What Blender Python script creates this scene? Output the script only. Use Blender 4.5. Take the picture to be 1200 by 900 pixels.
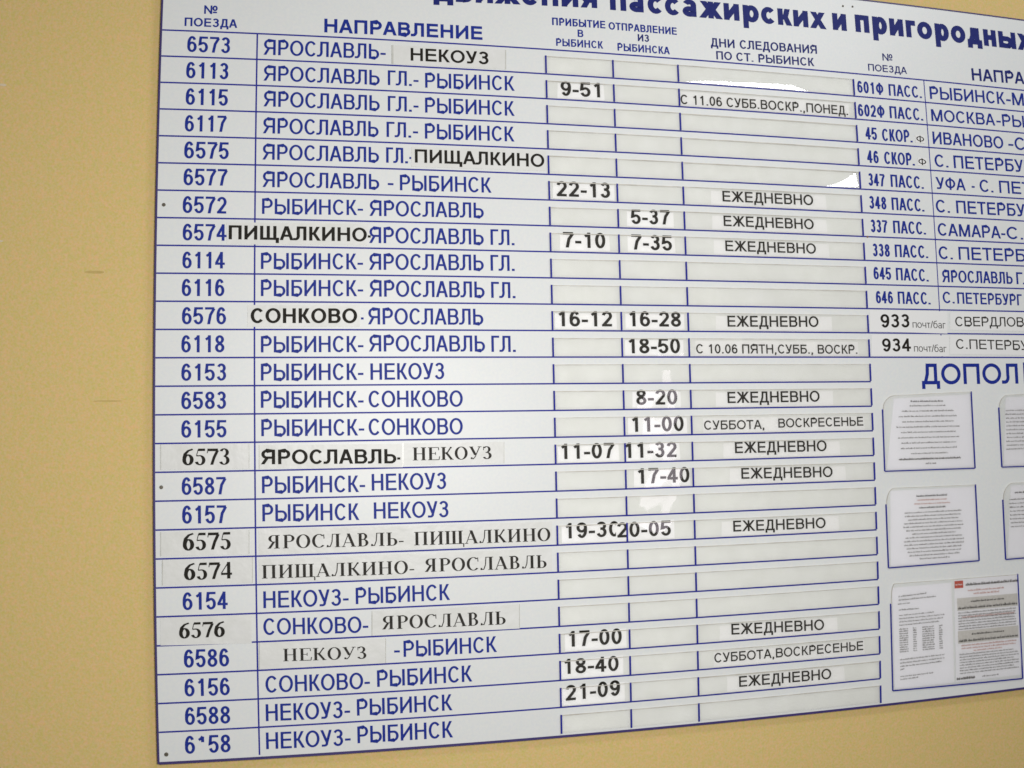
import bpy, bmesh, math, random
from mathutils import Vector, Matrix
random.seed(7)
for _o in list(bpy.data.objects): bpy.data.objects.remove(_o)
scene = bpy.context.scene
col = scene.collection
Z0 = 2.2            # height of the first ruled line above the floor, metres
RAD = math.radians

# ---------------------------------------------------------------- camera
cam_data = bpy.data.cameras.new('camera')
cam = bpy.data.objects.new('camera', cam_data); col.objects.link(cam)
cam_data.sensor_width = 36; cam_data.lens = 34.5
cam_data.clip_start = .05; cam_data.clip_end = 60
right_v = Vector((.979496, -.200415, -.020544)); fwd = Vector((.201367, .977103, .068712)); up_v = Vector((.006302, -.07144, .997425))
CAM = Vector((.26933, -1.77600, Z0 - .77493))
cam.matrix_world = Matrix(((right_v.x, up_v.x, -fwd.x, CAM.x), (right_v.y, up_v.y, -fwd.y, CAM.y), (right_v.z, up_v.z, -fwd.z, CAM.z), (0, 0, 0, 1)))
cam_data.dof.use_dof = True; cam_data.dof.focus_distance = 1.84; cam_data.dof.aperture_fstop = 5.6
scene.camera = cam

# ---------------------------------------------------------------- world, lamps, exposure
world = bpy.data.worlds.new('World'); scene.world = world; world.use_nodes = True
bg = world.node_tree.nodes['Background']
bg.inputs['Color'].default_value = (1.0, .985, .955, 1); bg.inputs['Strength'].default_value = .10

def area(name, loc, target, sx, sy, power, colour):
    l = bpy.data.lights.new(name, 'AREA'); l.shape = 'RECTANGLE'; l.size = sx; l.size_y = sy; l.energy = power; l.color = colour
    o = bpy.data.objects.new(name, l); col.objects.link(o); o.location = loc
    o.rotation_euler = (Vector(target) - Vector(loc)).to_track_quat('-Z', 'Y').to_euler()
    return o
# ceiling tube fitting above and to the right: its mirror image is the glare in two bulging pocket films
area('ceiling_tube_lamp', (2.13, -1.66, 3.15), (1.2, 0, 2.1), .9, .22, 15, (.95, .97, 1.0))
# added soft fill by the camera, fading towards the corners
area('fill_lamp', (.55, -1.95, 1.56), (.6, 0, 1.45), .35, .3, 29.5, (1.0, .985, .96))
# added narrow lamp behind the photographer: a faint upright streak in the departure pockets
area('streak_lamp', (2.24, -3.56, 1.47), (.9, 0, 1.4), .13, .85, 1.3, (1.0, .88, 1.0))
scene.view_settings.view_transform = 'Standard'; scene.view_settings.look = 'None'
scene.view_settings.exposure = 0; scene.view_settings.gamma = 1
scene.render.film_transparent = False
scene.cycles.filter_width = 1.55
scene.cycles.max_bounces = 8; scene.cycles.transparent_max_bounces = 16

# ---------------------------------------------------------------- measured layout, millimetres on the board (u right, v down negative)
WARP_POW = [(0, 0), (0, 1), (0, 2), (0, 3), (0, 4), (1, 0), (1, 1), (1, 2), (1, 3), (2, 0), (2, 1), (2, 2), (3, 0), (3, 1), (4, 0)]
WARP_X = [0.01758, 0.027473, 0.020412, -0.00071, 3.4e-05, -0.056163, -0.045817, -0.034365, 0.001132, 0.068073, 0.003543, 0.003428, -0.038581, 0.000845, 0.003145]
WARP_Z = [-0.017981, -0.055717, -0.063983, -0.031276, 0.001188, 0.029101, 0.047518, 0.006279, 0.003464, -0.023793, -0.036193, 0.000895, 0.002069, 0.003223, -5e-06]
COLS = [0, 170.1, 714.9, 850.4, 986.2, 1379.5, 1553.6]
NUMBERS = [
    (1, '6573', 44.6, -40.4, 121.4, -40.3, 30.4),
    (2, '6113', 44.1, -90.6, 119.4, -90.4, 30.9),
    (3, '6115', 44.5, -140.9, 119.5, -140.6, 31.1),
    (4, '6117', 44.1, -190.9, 118.8, -189.9, 30.4),
    (5, '6575', 44.0, -240.8, 122.6, -240.5, 31.2),
    (6, '6577', 43.8, -290.3, 121.7, -289.8, 30.7),
    (7, '6572', 43.2, -340.9, 120.0, -341.0, 30.6),
    (8, '6574', 43.9, -390.6, 120.5, -390.5, 30.0),
    (9, '6114', 44.0, -441.1, 117.9, -440.7, 30.0),
    (10, '6116', 43.5, -490.7, 117.5, -490.3, 30.6),
    (11, '6576', 44.2, -540.8, 120.7, -540.7, 30.4),
    (12, '6118', 43.5, -590.7, 117.9, -590.5, 30.3),
    (13, '6153', 43.7, -640.6, 120.9, -640.7, 30.1),
    (14, '6583', 43.8, -690.5, 120.8, -690.5, 30.5),
    (15, '6155', 43.8, -740.4, 121.4, -740.7, 30.4),
    (17, '6587', 44.2, -840.0, 120.9, -840.6, 30.5),
    (18, '6157', 44.6, -889.9, 121.5, -890.8, 31.2),
    (21, '6154', 43.9, -1039.7, 120.8, -1040.4, 30.5),
    (23, '6586', 44.4, -1139.6, 121.6, -1140.3, 31.2),
    (24, '6156', 44.6, -1189.7, 121.8, -1190.7, 30.5),
    (25, '6588', 44.2, -1239.3, 121.4, -1240.2, 30.6),
    (26, '6¹58', 42.9, -1289.7, 120.8, -1290.6, 31.1)]
DIRECTIONS = [
    (1, 'ЯРОСЛАВЛЬ-', 181.8, -40.6, 406.6, -38.9, 29.7),
    (2, 'ЯРОСЛАВЛЬ', 182.5, -90.4, 395.3, -89.7, 28.9),
    (2, 'ГЛ.-', 410.4, -89.0, 468.0, -88.8, 29.0),
    (2, 'РЫБИНСК', 480.4, -90.7, 652.5, -87.8, 29.2),
    (3, 'ЯРОСЛАВЛЬ', 183.2, -139.5, 395.2, -139.5, 29.3),
    (3, 'ГЛ.-', 410.2, -139.2, 467.6, -139.0, 29.2),
    (3, 'РЫБИНСК', 479.9, -139.4, 651.4, -137.9, 29.3),
    (4, 'ЯРОСЛАВЛЬ', 182.7, -190.4, 392.9, -189.5, 29.2),
    (4, 'ГЛ.-', 407.6, -189.5, 466.4, -189.1, 29.3),
    (4, 'РЫБИНСК', 479.1, -189.9, 650.0, -188.5, 29.3),
    (5, 'ЯРОСЛАВЛЬ', 182.4, -239.7, 393.5, -238.7, 29.0),
    (5, 'ГЛ.-', 406.6, -238.7, 458.0, -238.8, 29.4),
    (6, 'ЯРОСЛАВЛЬ', 182.9, -290.7, 393.7, -289.6, 28.8),
    (6, '-', 409.4, -289.6, 419.9, -289.6, 29.1),
    (6, 'РЫБИНСК', 431.7, -290.3, 603.9, -289.8, 29.4),
    (7, 'РЫБИНСК-', 182.5, -340.3, 363.9, -339.0, 28.5),
    (7, 'ЯРОСЛАВЛЬ', 375.5, -339.9, 588.1, -338.5, 29.1),
    (8, 'ЯРОСЛАВЛЬ', 374.5, -390.4, 587.2, -389.4, 29.7),
    (8, 'ГЛ.', 600.1, -389.4, 645.7, -389.2, 29.8),
    (9, 'РЫБИНСК-', 181.1, -440.9, 363.3, -439.7, 29.4),
    (9, 'ЯРОСЛАВЛЬ', 374.2, -440.0, 586.3, -438.1, 29.8),
    (9, 'ГЛ.', 599.2, -438.2, 645.0, -438.1, 29.9),
    (10, 'РЫБИНСК-', 181.2, -489.9, 363.3, -488.8, 29.5),
    (10, 'ЯРОСЛАВЛЬ', 374.6, -489.3, 587.0, -489.1, 30.1),
    (10, 'ГЛ.', 599.4, -489.3, 645.5, -489.6, 30.2),
    (11, '-', 358.8, -540.0, 363.7, -540.0, 29.6),
    (11, 'ЯРОСЛАВЛЬ', 371.4, -540.2, 583.7, -539.9, 29.9),
    (12, 'РЫБИНСК-', 181.3, -591.0, 363.0, -590.4, 29.2),
    (12, 'ЯРОСЛАВЛЬ', 372.9, -589.6, 585.9, -589.7, 29.8),
    (12, 'ГЛ.', 597.9, -590.2, 643.9, -590.5, 30.2),
    (13, 'РЫБИНСК-', 181.2, -641.1, 362.5, -640.9, 30.0),
    (13, 'НЕКОУЗ', 375.0, -641.0, 509.3, -640.3, 30.0),
    (14, 'РЫБИНСК-', 181.0, -689.5, 362.3, -690.5, 29.7),
    (14, 'СОНКОВО', 371.1, -690.4, 542.8, -691.1, 29.9),
    (15, 'РЫБИНСК-', 181.5, -739.6, 362.9, -740.9, 29.6),
    (15, 'СОНКОВО', 370.6, -740.6, 541.9, -741.7, 29.8),
    (17, 'РЫБИНСК-', 182.0, -840.0, 363.2, -842.0, 29.6),
    (17, 'НЕКОУЗ', 374.9, -840.0, 509.5, -840.4, 29.9),
    (18, 'РЫБИНСК', 182.2, -889.4, 352.2, -891.6, 29.7),
    (18, 'НЕКОУЗ', 378.0, -890.4, 512.8, -891.4, 29.4),
    (21, 'НЕКОУЗ-', 182.0, -1041.5, 330.9, -1042.5, 29.6),
    (21, 'РЫБИНСК', 343.4, -1041.0, 512.8, -1041.0, 29.0),
    (22, 'СОНКОВО-', 181.2, -1088.4, 364.8, -1092.5, 29.1),
    (23, '-', 409.9, -1139.0, 420.2, -1139.3, 29.0),
    (23, 'РЫБИНСК', 426.8, -1139.2, 597.2, -1139.9, 28.8),
    (24, 'СОНКОВО-', 183.0, -1189.8, 365.8, -1192.5, 29.3),
    (24, 'РЫБИНСК', 378.5, -1190.2, 550.6, -1190.8, 29.6),
    (25, 'НЕКОУЗ-', 182.5, -1239.9, 329.6, -1242.1, 29.9),
    (25, 'РЫБИНСК', 341.7, -1239.4, 513.3, -1240.7, 29.4),
    (26, 'НЕКОУЗ-', 181.9, -1289.3, 329.4, -1291.5, 29.5),
    (26, 'РЫБИНСК', 341.5, -1288.7, 513.2, -1289.9, 30.0)]
HEADINGS = [
    ('№', 73.1, 34.3, 97.4, 34.4, 16.7, 0.18),
    ('ПОЕЗДА', 38.6, 9.1, 133.5, 9.3, 16.6, 0.19),
    ('НАПРАВЛЕНИЕ', 292.3, 8.4, 591.6, 10.8, 27.3, 0.215),
    ('ПРИБЫТИЕ', 729.9, 50.9, 838.3, 51.8, 15.7, 0.19),
    ('В', 780.9, 30.3, 792.5, 30.1, 15.1, 0.19),
    ('РЫБИНСК', 736.8, 8.7, 832.4, 9.3, 15.5, 0.18),
    ('ОТПРАВЛЕНИЕ', 844.8, 50.6, 988.0, 50.3, 15.5, 0.19),
    ('ИЗ', 904.7, 30.7, 928.3, 30.6, 14.9, 0.19),
    ('РЫБИНСКА', 861.7, 7.7, 971.1, 7.7, 15.8, 0.18),
    ('ДНИ', 1060.2, 31.8, 1112.5, 32.1, 18.4, 0.18),
    ('СЛЕДОВАНИЯ', 1123.9, 32.3, 1299.2, 35.8, 18.7, 0.18),
    ('ПО', 1070.9, 5.2, 1105.4, 5.8, 17.7, 0.18),
    ('СТ.', 1114.8, 5.6, 1152.6, 6.3, 17.8, 0.18),
    ('РЫБИНСК', 1164.0, 5.9, 1291.2, 8.0, 18.1, 0.18),
    ('№', 1455.1, 35.0, 1479.9, 35.1, 16.4, 0.16),
    ('ПОЕЗДА', 1418.4, 9.3, 1513.1, 10.1, 15.4, 0.17),
    ('НАПРАВЛЕНИЕ', 1678.9, 10.3, 1992.8, 20.0, 28.4, 0.2),
    ('движения', 497.7, 83.5, 823.1, 93.2, 48.0, 0.24),
    ('пассажирских', 849.5, 92.0, 1325.7, 92.4, 50.3, 0.24),
    ('и', 1340.8, 93.1, 1373.9, 93.2, 52.2, 0.24),
    ('пригородных', 1395.0, 93.9, 1848.8, 95.6, 54.0, 0.24),
    ('ДОПОЛ', 1501.3, -656.4, 1743.6, -656.3, 43.3, 0.185),
    ('НИТЕЛЬНО', 1758.2, -656.2, 2210.1, -655.1, 45.6, 0.185)]
RIGHT_TABLE = [
    (1, '601Ф', 1388.8, -41.1, 1451.4, -42.0, 25.8),
    (1, 'ПАСС.', 1464.3, -42.1, 1545.6, -41.2, 25.7),
    (2, '602Ф', 1386.3, -92.7, 1450.3, -92.0, 26.3),
    (2, 'ПАСС.', 1462.5, -91.9, 1544.6, -91.6, 26.6),
    (3, '45', 1400.1, -142.2, 1427.9, -142.3, 26.6),
    (3, 'СКОР.', 1440.2, -143.0, 1514.2, -141.8, 26.6),
    (4, '46', 1400.5, -192.7, 1428.3, -192.6, 26.8),
    (4, 'СКОР.', 1441.6, -192.7, 1515.6, -192.4, 26.6),
    (5, '347', 1400.4, -241.6, 1440.2, -241.8, 26.6),
    (5, 'ПАСС.', 1453.4, -241.6, 1533.6, -241.9, 26.7),
    (6, '348', 1399.1, -290.4, 1439.6, -290.8, 26.8),
    (6, 'ПАСС.', 1452.3, -291.0, 1531.5, -291.1, 26.8),
    (7, '337', 1399.1, -340.2, 1439.5, -340.4, 26.6),
    (7, 'ПАСС.', 1452.5, -340.3, 1531.6, -340.4, 26.7),
    (8, '338', 1400.6, -390.8, 1441.0, -390.8, 26.6),
    (8, 'ПАСС.', 1453.2, -390.8, 1533.4, -390.8, 26.5),
    (9, '645', 1399.6, -438.7, 1440.9, -439.2, 25.7),
    (9, 'ПАСС.', 1452.7, -439.4, 1531.2, -440.6, 26.0),
    (10, '646', 1402.1, -488.5, 1442.3, -488.7, 25.4),
    (10, 'ПАСС.', 1453.9, -488.9, 1532.6, -489.0, 25.7),
    (1, 'РЫБИНСК', 1566.1, -41.2, 1762.5, -37.4, 28.2),
    (1, '-МОСКВА', 1765.0, -37.6, 1966.4, -32.7, 29.1),
    (2, 'МОСКВА', 1565.4, -90.5, 1729.9, -88.5, 26.6),
    (2, '-РЫБИНСК', 1733.5, -88.6, 1955.3, -84.0, 27.3),
    (3, 'ИВАНОВО', 1564.6, -141.4, 1747.0, -139.9, 27.5),
    (3, '-С. ПЕТЕРБУРГ', 1760.2, -140.1, 2108.1, -132.6, 28.7),
    (4, 'С.', 1565.2, -191.3, 1599.4, -191.5, 27.2),
    (4, 'ПЕТЕРБУРГ-РЫБИНСК', 1613.2, -191.8, 2060.5, -186.6, 28.2),
    (5, 'УФА', 1564.2, -240.2, 1639.1, -240.0, 26.3),
    (5, '-', 1654.8, -240.2, 1662.7, -240.2, 26.5),
    (5, 'С.', 1675.5, -240.2, 1710.8, -240.2, 27.1),
    (5, 'ПЕТЕРБУРГ', 1726.7, -240.3, 1982.2, -238.2, 27.7),
    (6, 'С.', 1560.2, -291.0, 1594.9, -290.9, 27.5),
    (6, 'ПЕТЕРБУРГ-УФА', 1611.5, -290.9, 1933.0, -288.9, 27.9),
    (7, 'САМАРА-', 1561.2, -341.2, 1733.8, -341.5, 27.1),
    (7, 'С.', 1737.1, -341.5, 1780.2, -341.5, 27.1),
    (7, 'ПЕТЕРБУРГ', 1798.5, -341.1, 2058.6, -339.9, 27.8),
    (8, 'С.', 1559.6, -391.5, 1594.3, -391.5, 27.2),
    (8, 'ПЕТЕРБУРГ-САМАРА', 1609.5, -391.5, 2066.2, -388.8, 27.8),
    (9, 'ЯРОСЛАВЛЬ', 1564.4, -440.9, 1744.7, -440.4, 25.9),
    (9, 'ГЛ.', 1754.6, -440.5, 1806.0, -440.7, 26.3),
    (10, 'С.', 1563.0, -485.2, 1592.2, -485.7, 24.2),
    (10, 'ПЕТЕРБУРГ', 1599.0, -486.1, 1765.6, -486.9, 24.4)]
ARRIVALS = {2: ('9-51', 743.0, -92.4, 822.3, -91.5, 29.5),
    6: ('22-13', 729.1, -292.2, 836.0, -292.1, 29.9),
    8: ('7-10', 739.9, -391.1, 823.4, -391.1, 29.8),
    11: ('16-12', 726.9, -542.1, 832.4, -541.7, 29.3),
    16: ('11-07', 725.7, -791.1, 830.3, -791.1, 28.7),
    19: ('19-30', 730.4, -938.5, 835.7, -938.1, 28.6),
    23: ('17-00', 731.9, -1138.9, 835.4, -1139.6, 29.1),
    24: ('18-40', 722.7, -1188.9, 828.1, -1189.6, 28.1),
    25: ('21-09', 723.9, -1238.5, 829.8, -1235.7, 28.8)}
DEPARTURES = {7: ('5-37', 876.1, -341.7, 957.1, -340.6, 28.8),
    8: ('7-35', 875.7, -392.0, 958.6, -392.2, 29.8),
    11: ('16-28', 866.5, -541.1, 971.5, -541.2, 29.3),
    12: ('18-50', 863.5, -593.1, 967.9, -592.7, 29.2),
    14: ('8-20', 875.6, -691.4, 958.7, -691.5, 28.9),
    15: ('11-00', 865.5, -742.7, 970.2, -742.6, 29.2),
    16: ('11-32', 850.6, -791.8, 954.3, -792.1, 29.2),
    17: ('17-40', 874.6, -841.1, 978.9, -840.9, 29.2),
    19: ('20-05', 830.6, -940.7, 938.1, -940.8, 28.5)}
DAYS = {2: [('С 11.06 СУББ.ВОСКР.,ПОНЕД.', 989.0, -94.5, 1362.1, -92.8, 19.6)],
    6: [('ЕЖЕДНЕВНО', 1069.2, -289.9, 1269.0, -289.7, 21.6)],
    7: [('ЕЖЕДНЕВНО', 1069.3, -339.6, 1267.4, -339.7, 21.3)],
    8: [('ЕЖЕДНЕВНО', 1070.7, -389.7, 1269.4, -389.9, 21.2)],
    11: [('ЕЖЕДНЕВНО', 1068.7, -540.3, 1267.2, -539.2, 21.7)],
    12: [('С 10.06 ПЯТН,СУББ., ВОСКР.', 1000.9, -593.0, 1352.4, -593.2, 18.2)],
    14: [('ЕЖЕДНЕВНО', 1062.9, -690.2, 1262.5, -689.4, 21.9)],
    15: [('СУББОТА,', 1012.0, -741.2, 1139.3, -741.6, 17.8), ('ВОСКРЕСЕНЬЕ', 1169.4, -739.9, 1358.8, -739.1, 18.1)],
    16: [('ЕЖЕДНЕВНО', 1075.0, -787.9, 1273.9, -788.4, 21.7)],
    17: [('ЕЖЕДНЕВНО', 1086.7, -837.9, 1285.1, -840.4, 21.1)],
    19: [('ЕЖЕДНЕВНО', 1066.4, -939.3, 1265.7, -940.9, 21.0)],
    23: [('ЕЖЕДНЕВНО', 1057.0, -1137.4, 1256.1, -1142.0, 21.0)],
    24: [('СУББОТА,ВОСКРЕСЕНЬЕ', 1020.3, -1188.7, 1342.5, -1188.9, 18.2)],
    25: [('ЕЖЕДНЕВНО', 1070.7, -1239.5, 1269.5, -1240.4, 20.7)]}
STRIPS = [
    (1, 'sans', [('НЕКОУЗ', 453.4, -38.9, 602.4, -38.2, 25.2)], ((419.3, -47.2), (635.5, -46.0), (636.3, -6.7), (419.4, -10.0))),
    (5, 'sans', [('ПИЩАЛКИНО', 459.9, -236.8, 707.1, -236.3, 25.7)], ((453.1, -245.0), (710.3, -243.7), (711.3, -203.4), (453.5, -206.6))),
    (8, 'sans', [('ПИЩАЛКИНО', 124.2, -387.8, 370.6, -388.0, 25.6), ('-', 372.2, -387.6, 377.6, -387.5, 25.4)], ((120.9, -396.7), (374.1, -394.9), (374.4, -355.0), (120.5, -356.8))),
    (11, 'sans', [('СОНКОВО', 163.4, -538.6, 352.2, -538.0, 26.7)], ((157.9, -545.2), (357.2, -544.7), (357.5, -504.2), (157.8, -506.2))),
    (16, 'serif', [('6573', 45.4, -788.1, 126.6, -788.6, 28.3)], ((8.8, -795.6), (160.1, -796.5), (160.4, -752.6), (8.8, -751.9))),
    (16, 'sans', [('ЯРОСЛАВЛЬ', 180.4, -789.1, 419.7, -792.0, 25.8), ('-', 421.2, -792.1, 426.9, -792.2, 24.6)], ((177.9, -796.4), (430.3, -799.2), (430.9, -756.9), (178.2, -755.1))),
    (16, 'serif', [('НЕКОУЗ', 449.3, -787.4, 594.4, -787.6, 23.3)], ((431.6, -795.4), (617.4, -796.3), (618.2, -756.3), (432.2, -756.1))),
    (19, 'serif', [('6575', 45.2, -936.3, 127.3, -936.2, 29.7)], ((7.8, -945.1), (158.7, -946.2), (159.2, -903.4), (8.2, -903.5))),
    (19, 'serif', [('ЯРОСЛАВЛЬ-', 190.8, -937.5, 430.4, -939.4, 23.6), ('ПИЩАЛКИНО', 449.6, -940.1, 701.8, -941.3, 23.9)], ((175.7, -946.8), (704.9, -946.6), (705.9, -905.7), (176.2, -902.7))),
    (20, 'serif', [('6574', 46.8, -987.5, 128.9, -987.4, 28.9)], ((10.2, -995.8), (164.0, -996.4), (164.6, -951.6), (10.7, -952.3))),
    (20, 'serif', [('ПИЩАЛКИНО-', 180.3, -989.5, 448.7, -990.6, 23.4), ('ЯРОСЛАВЛЬ', 468.0, -988.6, 693.4, -990.7, 23.7)], ((175.0, -996.8), (703.8, -997.0), (704.7, -954.5), (175.6, -955.0))),
    (22, 'serif', [('6576', 37.1, -1088.3, 115.2, -1088.1, 26.7)], ((5.1, -1099.6), (160.8, -1101.8), (161.7, -1052.2), (5.8, -1051.7))),
    (22, 'serif', [('ЯРОСЛАВЛЬ', 389.6, -1088.1, 614.2, -1090.3, 23.8)], ((371.2, -1098.4), (639.8, -1099.6), (640.8, -1055.1), (372.0, -1054.4))),
    (23, 'serif', [('НЕКОУЗ', 214.8, -1135.9, 360.5, -1138.6, 21.9)], ((173.2, -1147.6), (394.5, -1148.4), (395.4, -1104.2), (174.1, -1101.3))),
    (11.5, 'sans', [('933', 1409.7, -538.9, 1478.0, -537.9, 27.5), ('почт/баг', 1485.6, -538.3, 1565.8, -539.3, 15.3)], ((1383.4, -546.9), (1569.3, -550.1), (1572.4, -503.1), (1385.8, -503.3))),
    (12.5, 'sans', [('934', 1410.6, -588.4, 1478.5, -587.8, 26.9), ('почт/баг', 1485.9, -588.1, 1564.7, -589.3, 15.2)], ((1384.6, -597.2), (1570.5, -597.7), (1573.2, -554.5), (1386.9, -553.9))),
    (11.6, 'sans', [('СВЕРДЛОВСК', 1590.2, -534.2, 1810.2, -532.8, 20.3)], ((1576.2, -541.9), (1905.0, -543.6), (1908.4, -502.2), (1578.6, -504.8))),
    (12.6, 'sans', [('С.ПЕТЕРБУРГ', 1589.1, -581.8, 1813.2, -584.5, 20.5)], ((1572.9, -593.2), (1900.9, -596.5), (1904.2, -554.4), (1575.4, -553.6))),
    (3.5, 'sans', [('Ф', 1523.2, -139.7, 1542.6, -140.6, 14.2)], None),
    (4.5, 'sans', [('Ф', 1524.2, -189.3, 1543.6, -190.4, 14.1)], None)]
NOTICE_POCKETS = [((1404.4, -706.9), (1403.7, -832.6), (1621.4, -833.2), (1620.4, -671.9), (1434.2, -678.7)), ((1403.8, -899.6), (1404.8, -1028.1), (1623.2, -1026.3), (1620.6, -866.9), (1423.3, -867.4)), ((1688.4, -706.8), (1689.3, -833.1), (1942.0, -834.2), (1940.6, -671.5), (1712.1, -680.6)), ((1688.3, -901.9), (1690.1, -1027.9), (1946.6, -1026.3), (1942.4, -868.9), (1714.7, -867.6)), ((1407.5, -1100.8), (1408.0, -1277.0), (1726.7, -1282.8), (1719.6, -1060.3), (1416.1, -1060.8))]
SCREWS = [(10.2, -326.7), (9.4, -826.0), (11.0, -1289.0), (1368.6, 149.0), (1391.8, 150.2), (1390.2, -350.4)]
# ---------------------------------------------------------------- lettering: a stroke alphabet
# every glyph is a list of strokes (polylines, cap height 1); w = stem weight, t = bar weight
def arc(cx, cy, rx, ry, a0, a1, n=None):
    n = n or max(4, int(abs(a1 - a0) / 20))
    return [(cx + rx * math.cos(math.radians(a0 + (a1 - a0) * i / n)), cy + ry * math.sin(math.radians(a0 + (a1 - a0) * i / n))) for i in range(n + 1)]

ADV = dict(zip('АБВГДЕЖЗИКЛМНОПРСТУФЩЬЫЯЮХЧ', (.90, .90, .93, .72, .95, .90, 1.22, .84, 1.0, .84, .92, 1.16, 1.0, 1.06, 1.0, .89, .95, .82, .83, 1.06, 1.34, .90, 1.22, .98, 1.4, .9, .9)))
LOW = {'д': .80, 'в': .74, 'и': .78, 'ж': .96, 'н': .77, 'я': .74, 'п': .77, 'с': .70, 'к': .68, 'х': .74, 'г': .55, 'о': .82, 'ы': 1.02, 'ч': .73, 'т': .66, 'б': .80, 'е': .76, 'а': .75, 'р': .82, 'з': .62}

def caps(c, w, t, H=1.0, a=None):
    s, q = w / 2, t / 2
    a = a or ADV[c]
    sb = .088 * (H if H < 1 else 1)
    L, R = sb + s, a - sb - s
    T, B, M = H - q, q, H * .5
    up = lambda x, y0=0, y1=None: [(x, y0), (x, H if y1 is None else y1)]
    k = []
    if c == 'А':
        k = [[(.02 + s * .9, 0), (a / 2 - s * .15, H)], [(a - .02 - s * .9, 0), (a / 2 + s * .15, H)], [(a * .22, H * .32), (a * .78, H * .32)]]
    elif c in 'БВЬРЫЯ':
        e = a - .05 - s
        if c == 'Ы': e = a * .66
        yb = H * .57 if c != 'В' else H * .53
        r = (yb - B) / 2
        lo = [(L, B), (e - r, B)] + arc(e - r, B + r, r, r, -90, 90) + [(L, yb)]
        if c == 'Б': k = [up(L), lo, [(L, T), (a - .10, T)]]
        if c in 'ЬЫ': k = [up(L), lo]
        if c == 'Ы': k.append(up(R))
        if c == 'В':
            r2 = (T - yb) / 2
            k = [up(L), lo, [(L, T), (e - r2 - .05, T)] + arc(e - r2 - .04, T - r2, r2, r2, 90, -90) + [(L, yb)]]
        if c in 'РЯ':
            ym = H * .45; r = (T - ym) / 2
            bowl = [(L, T), (e - r, T)] + arc(e - r, T - r, r, r, 90, -90) + [(L, ym)]
            if c == 'Р': k = [up(L), bowl]
            else:
                mir = lambda p: [(a - x, y) for x, y in p]
                k = [up(a - L), mir(bowl), [(.03 + s, 0), (a * .42, ym)]]
    elif c == 'Г': k = [up(L), [(L, T), (a - .03, T)]]
    elif c in 'ДЛ':
        x1 = R if c == 'Л' else a - .15 - s
        x0 = .24 + s * .3 if c == 'Л' else .28
        leg = [(x0 + .04, H), (x0 + .03, H * .55)] + arc(x0 - .13, H * .34, .17, H * .34 - q, 20, -85, 5) + [(-.025, B)]
        if c == 'Д': leg = [(x0 + .06, H), (x0 + .04, H * .5), (x0 - .07, q)]
        k = [up(x1), leg, [(x0 + .06, T), (x1, T)]]
        if c == 'Д': k += [[(.04, q), (a - .03, q)], [(.04 + s, t), (.04 + s, -.22 * H)], [(a - .03 - s, t), (a - .03 - s, -.22 * H)]]
    elif c == 'Е': k = [up(L), [(L, B), (a - .06, B)], [(L, M + .02), (a - .10, M + .02)], [(L, T), (a - .08, T)]]
    elif c == 'Ж':
        m = a / 2
        k = [up(m), [(.01 + s, 0), (m - .07, H * .53), (.06 + s, H)], [(a - .01 - s, 0), (m + .07, H * .53), (a - .06 - s, H)], [(m - .10, H * .52), (m + .10, H * .52)]]
    elif c in 'З3':
        rx = a / 2 - .07 - s
        r1 = (H * .54 - B) / 2 + .01; r2 = (T - H * .54) / 2 + .005
        k = [arc(a / 2 - .02, B + r1 - .01, rx, r1, -165, 90) + [(a * .38, H * .54)],
             arc(a / 2 - .02, T - r2 + .01, rx * .9, r2, 160, -90) + [(a * .38, H * .54)]]
    elif c == 'И': k = [up(L), up(R), [(L, H * .12), (R, H * .88)]]
    elif c == 'К': k = [up(L), [(L, H * .47), (L + .22, H * .52), (a - .07 - s, H)], [(L + .20, H * .54), (a - .01 - s, 0)]]
    elif c == 'М': k = [up(L), up(R), [(L + s * .3, H), (a / 2, 0)], [(R - s * .3, H), (a / 2, 0)]]
    elif c == 'Н': k = [up(L), up(R), [(L, M + .02), (R, M + .02)]]
    elif c == 'О': k = [arc(a / 2, M, a / 2 - .045 - s, H / 2 + .012 - q, 0, 360, 22)]
    elif c == 'П': k = [up(L), up(R), [(L, T), (R, T)]]
    elif c == 'С': k = [arc(a / 2 + .02, M, a / 2 - .045 - s, H / 2 + .012 - q, 38, 322, 18)]
    elif c == 'Т': k = [up(a / 2), [(.03, T), (a - .03, T)]]
    elif c == 'У': k = [[(.02 + s, H), (a / 2 + .02, H * .30)], [(a - .03 - s, H), (a / 2 + .04, H * .22)] + arc(a / 2 - .10, H * .20, .14, H * .20 - q, 0, -90, 4) + [(.10, B)]]
    elif c == 'Ф': k = [up(a / 2, -.02 * H, H * 1.02), arc(a / 2, H * .52, a / 2 - .06 - s, H * .33, 0, 360, 20)]
    elif c == 'Щ':
        R = a - .2 - s
        k = [up(L), up(R), up((L + R) / 2), [(L, B), (a - .03, B)], [(a - .04 - s, t), (a - .04 - s, -.22 * H)]]
    elif c == 'Ю': k = [up(L), [(L, M), (.5, M)], arc(a * .65, M, a * .35 - .06 - s, H / 2 - q, 0, 360, 20)]
    elif c == 'Х': k = [[(.02 + s, 0), (a - .06 - s, H)], [(.06 + s, H), (a - .02 - s, 0)]]
    elif c == 'Ч': k = [up(R), [(L, H), (L, H * .6)] + arc(L + .15, H * .55, .15, H * .15, 180, 270, 4) + [(R, H * .4)]]
    return k, a

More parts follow.
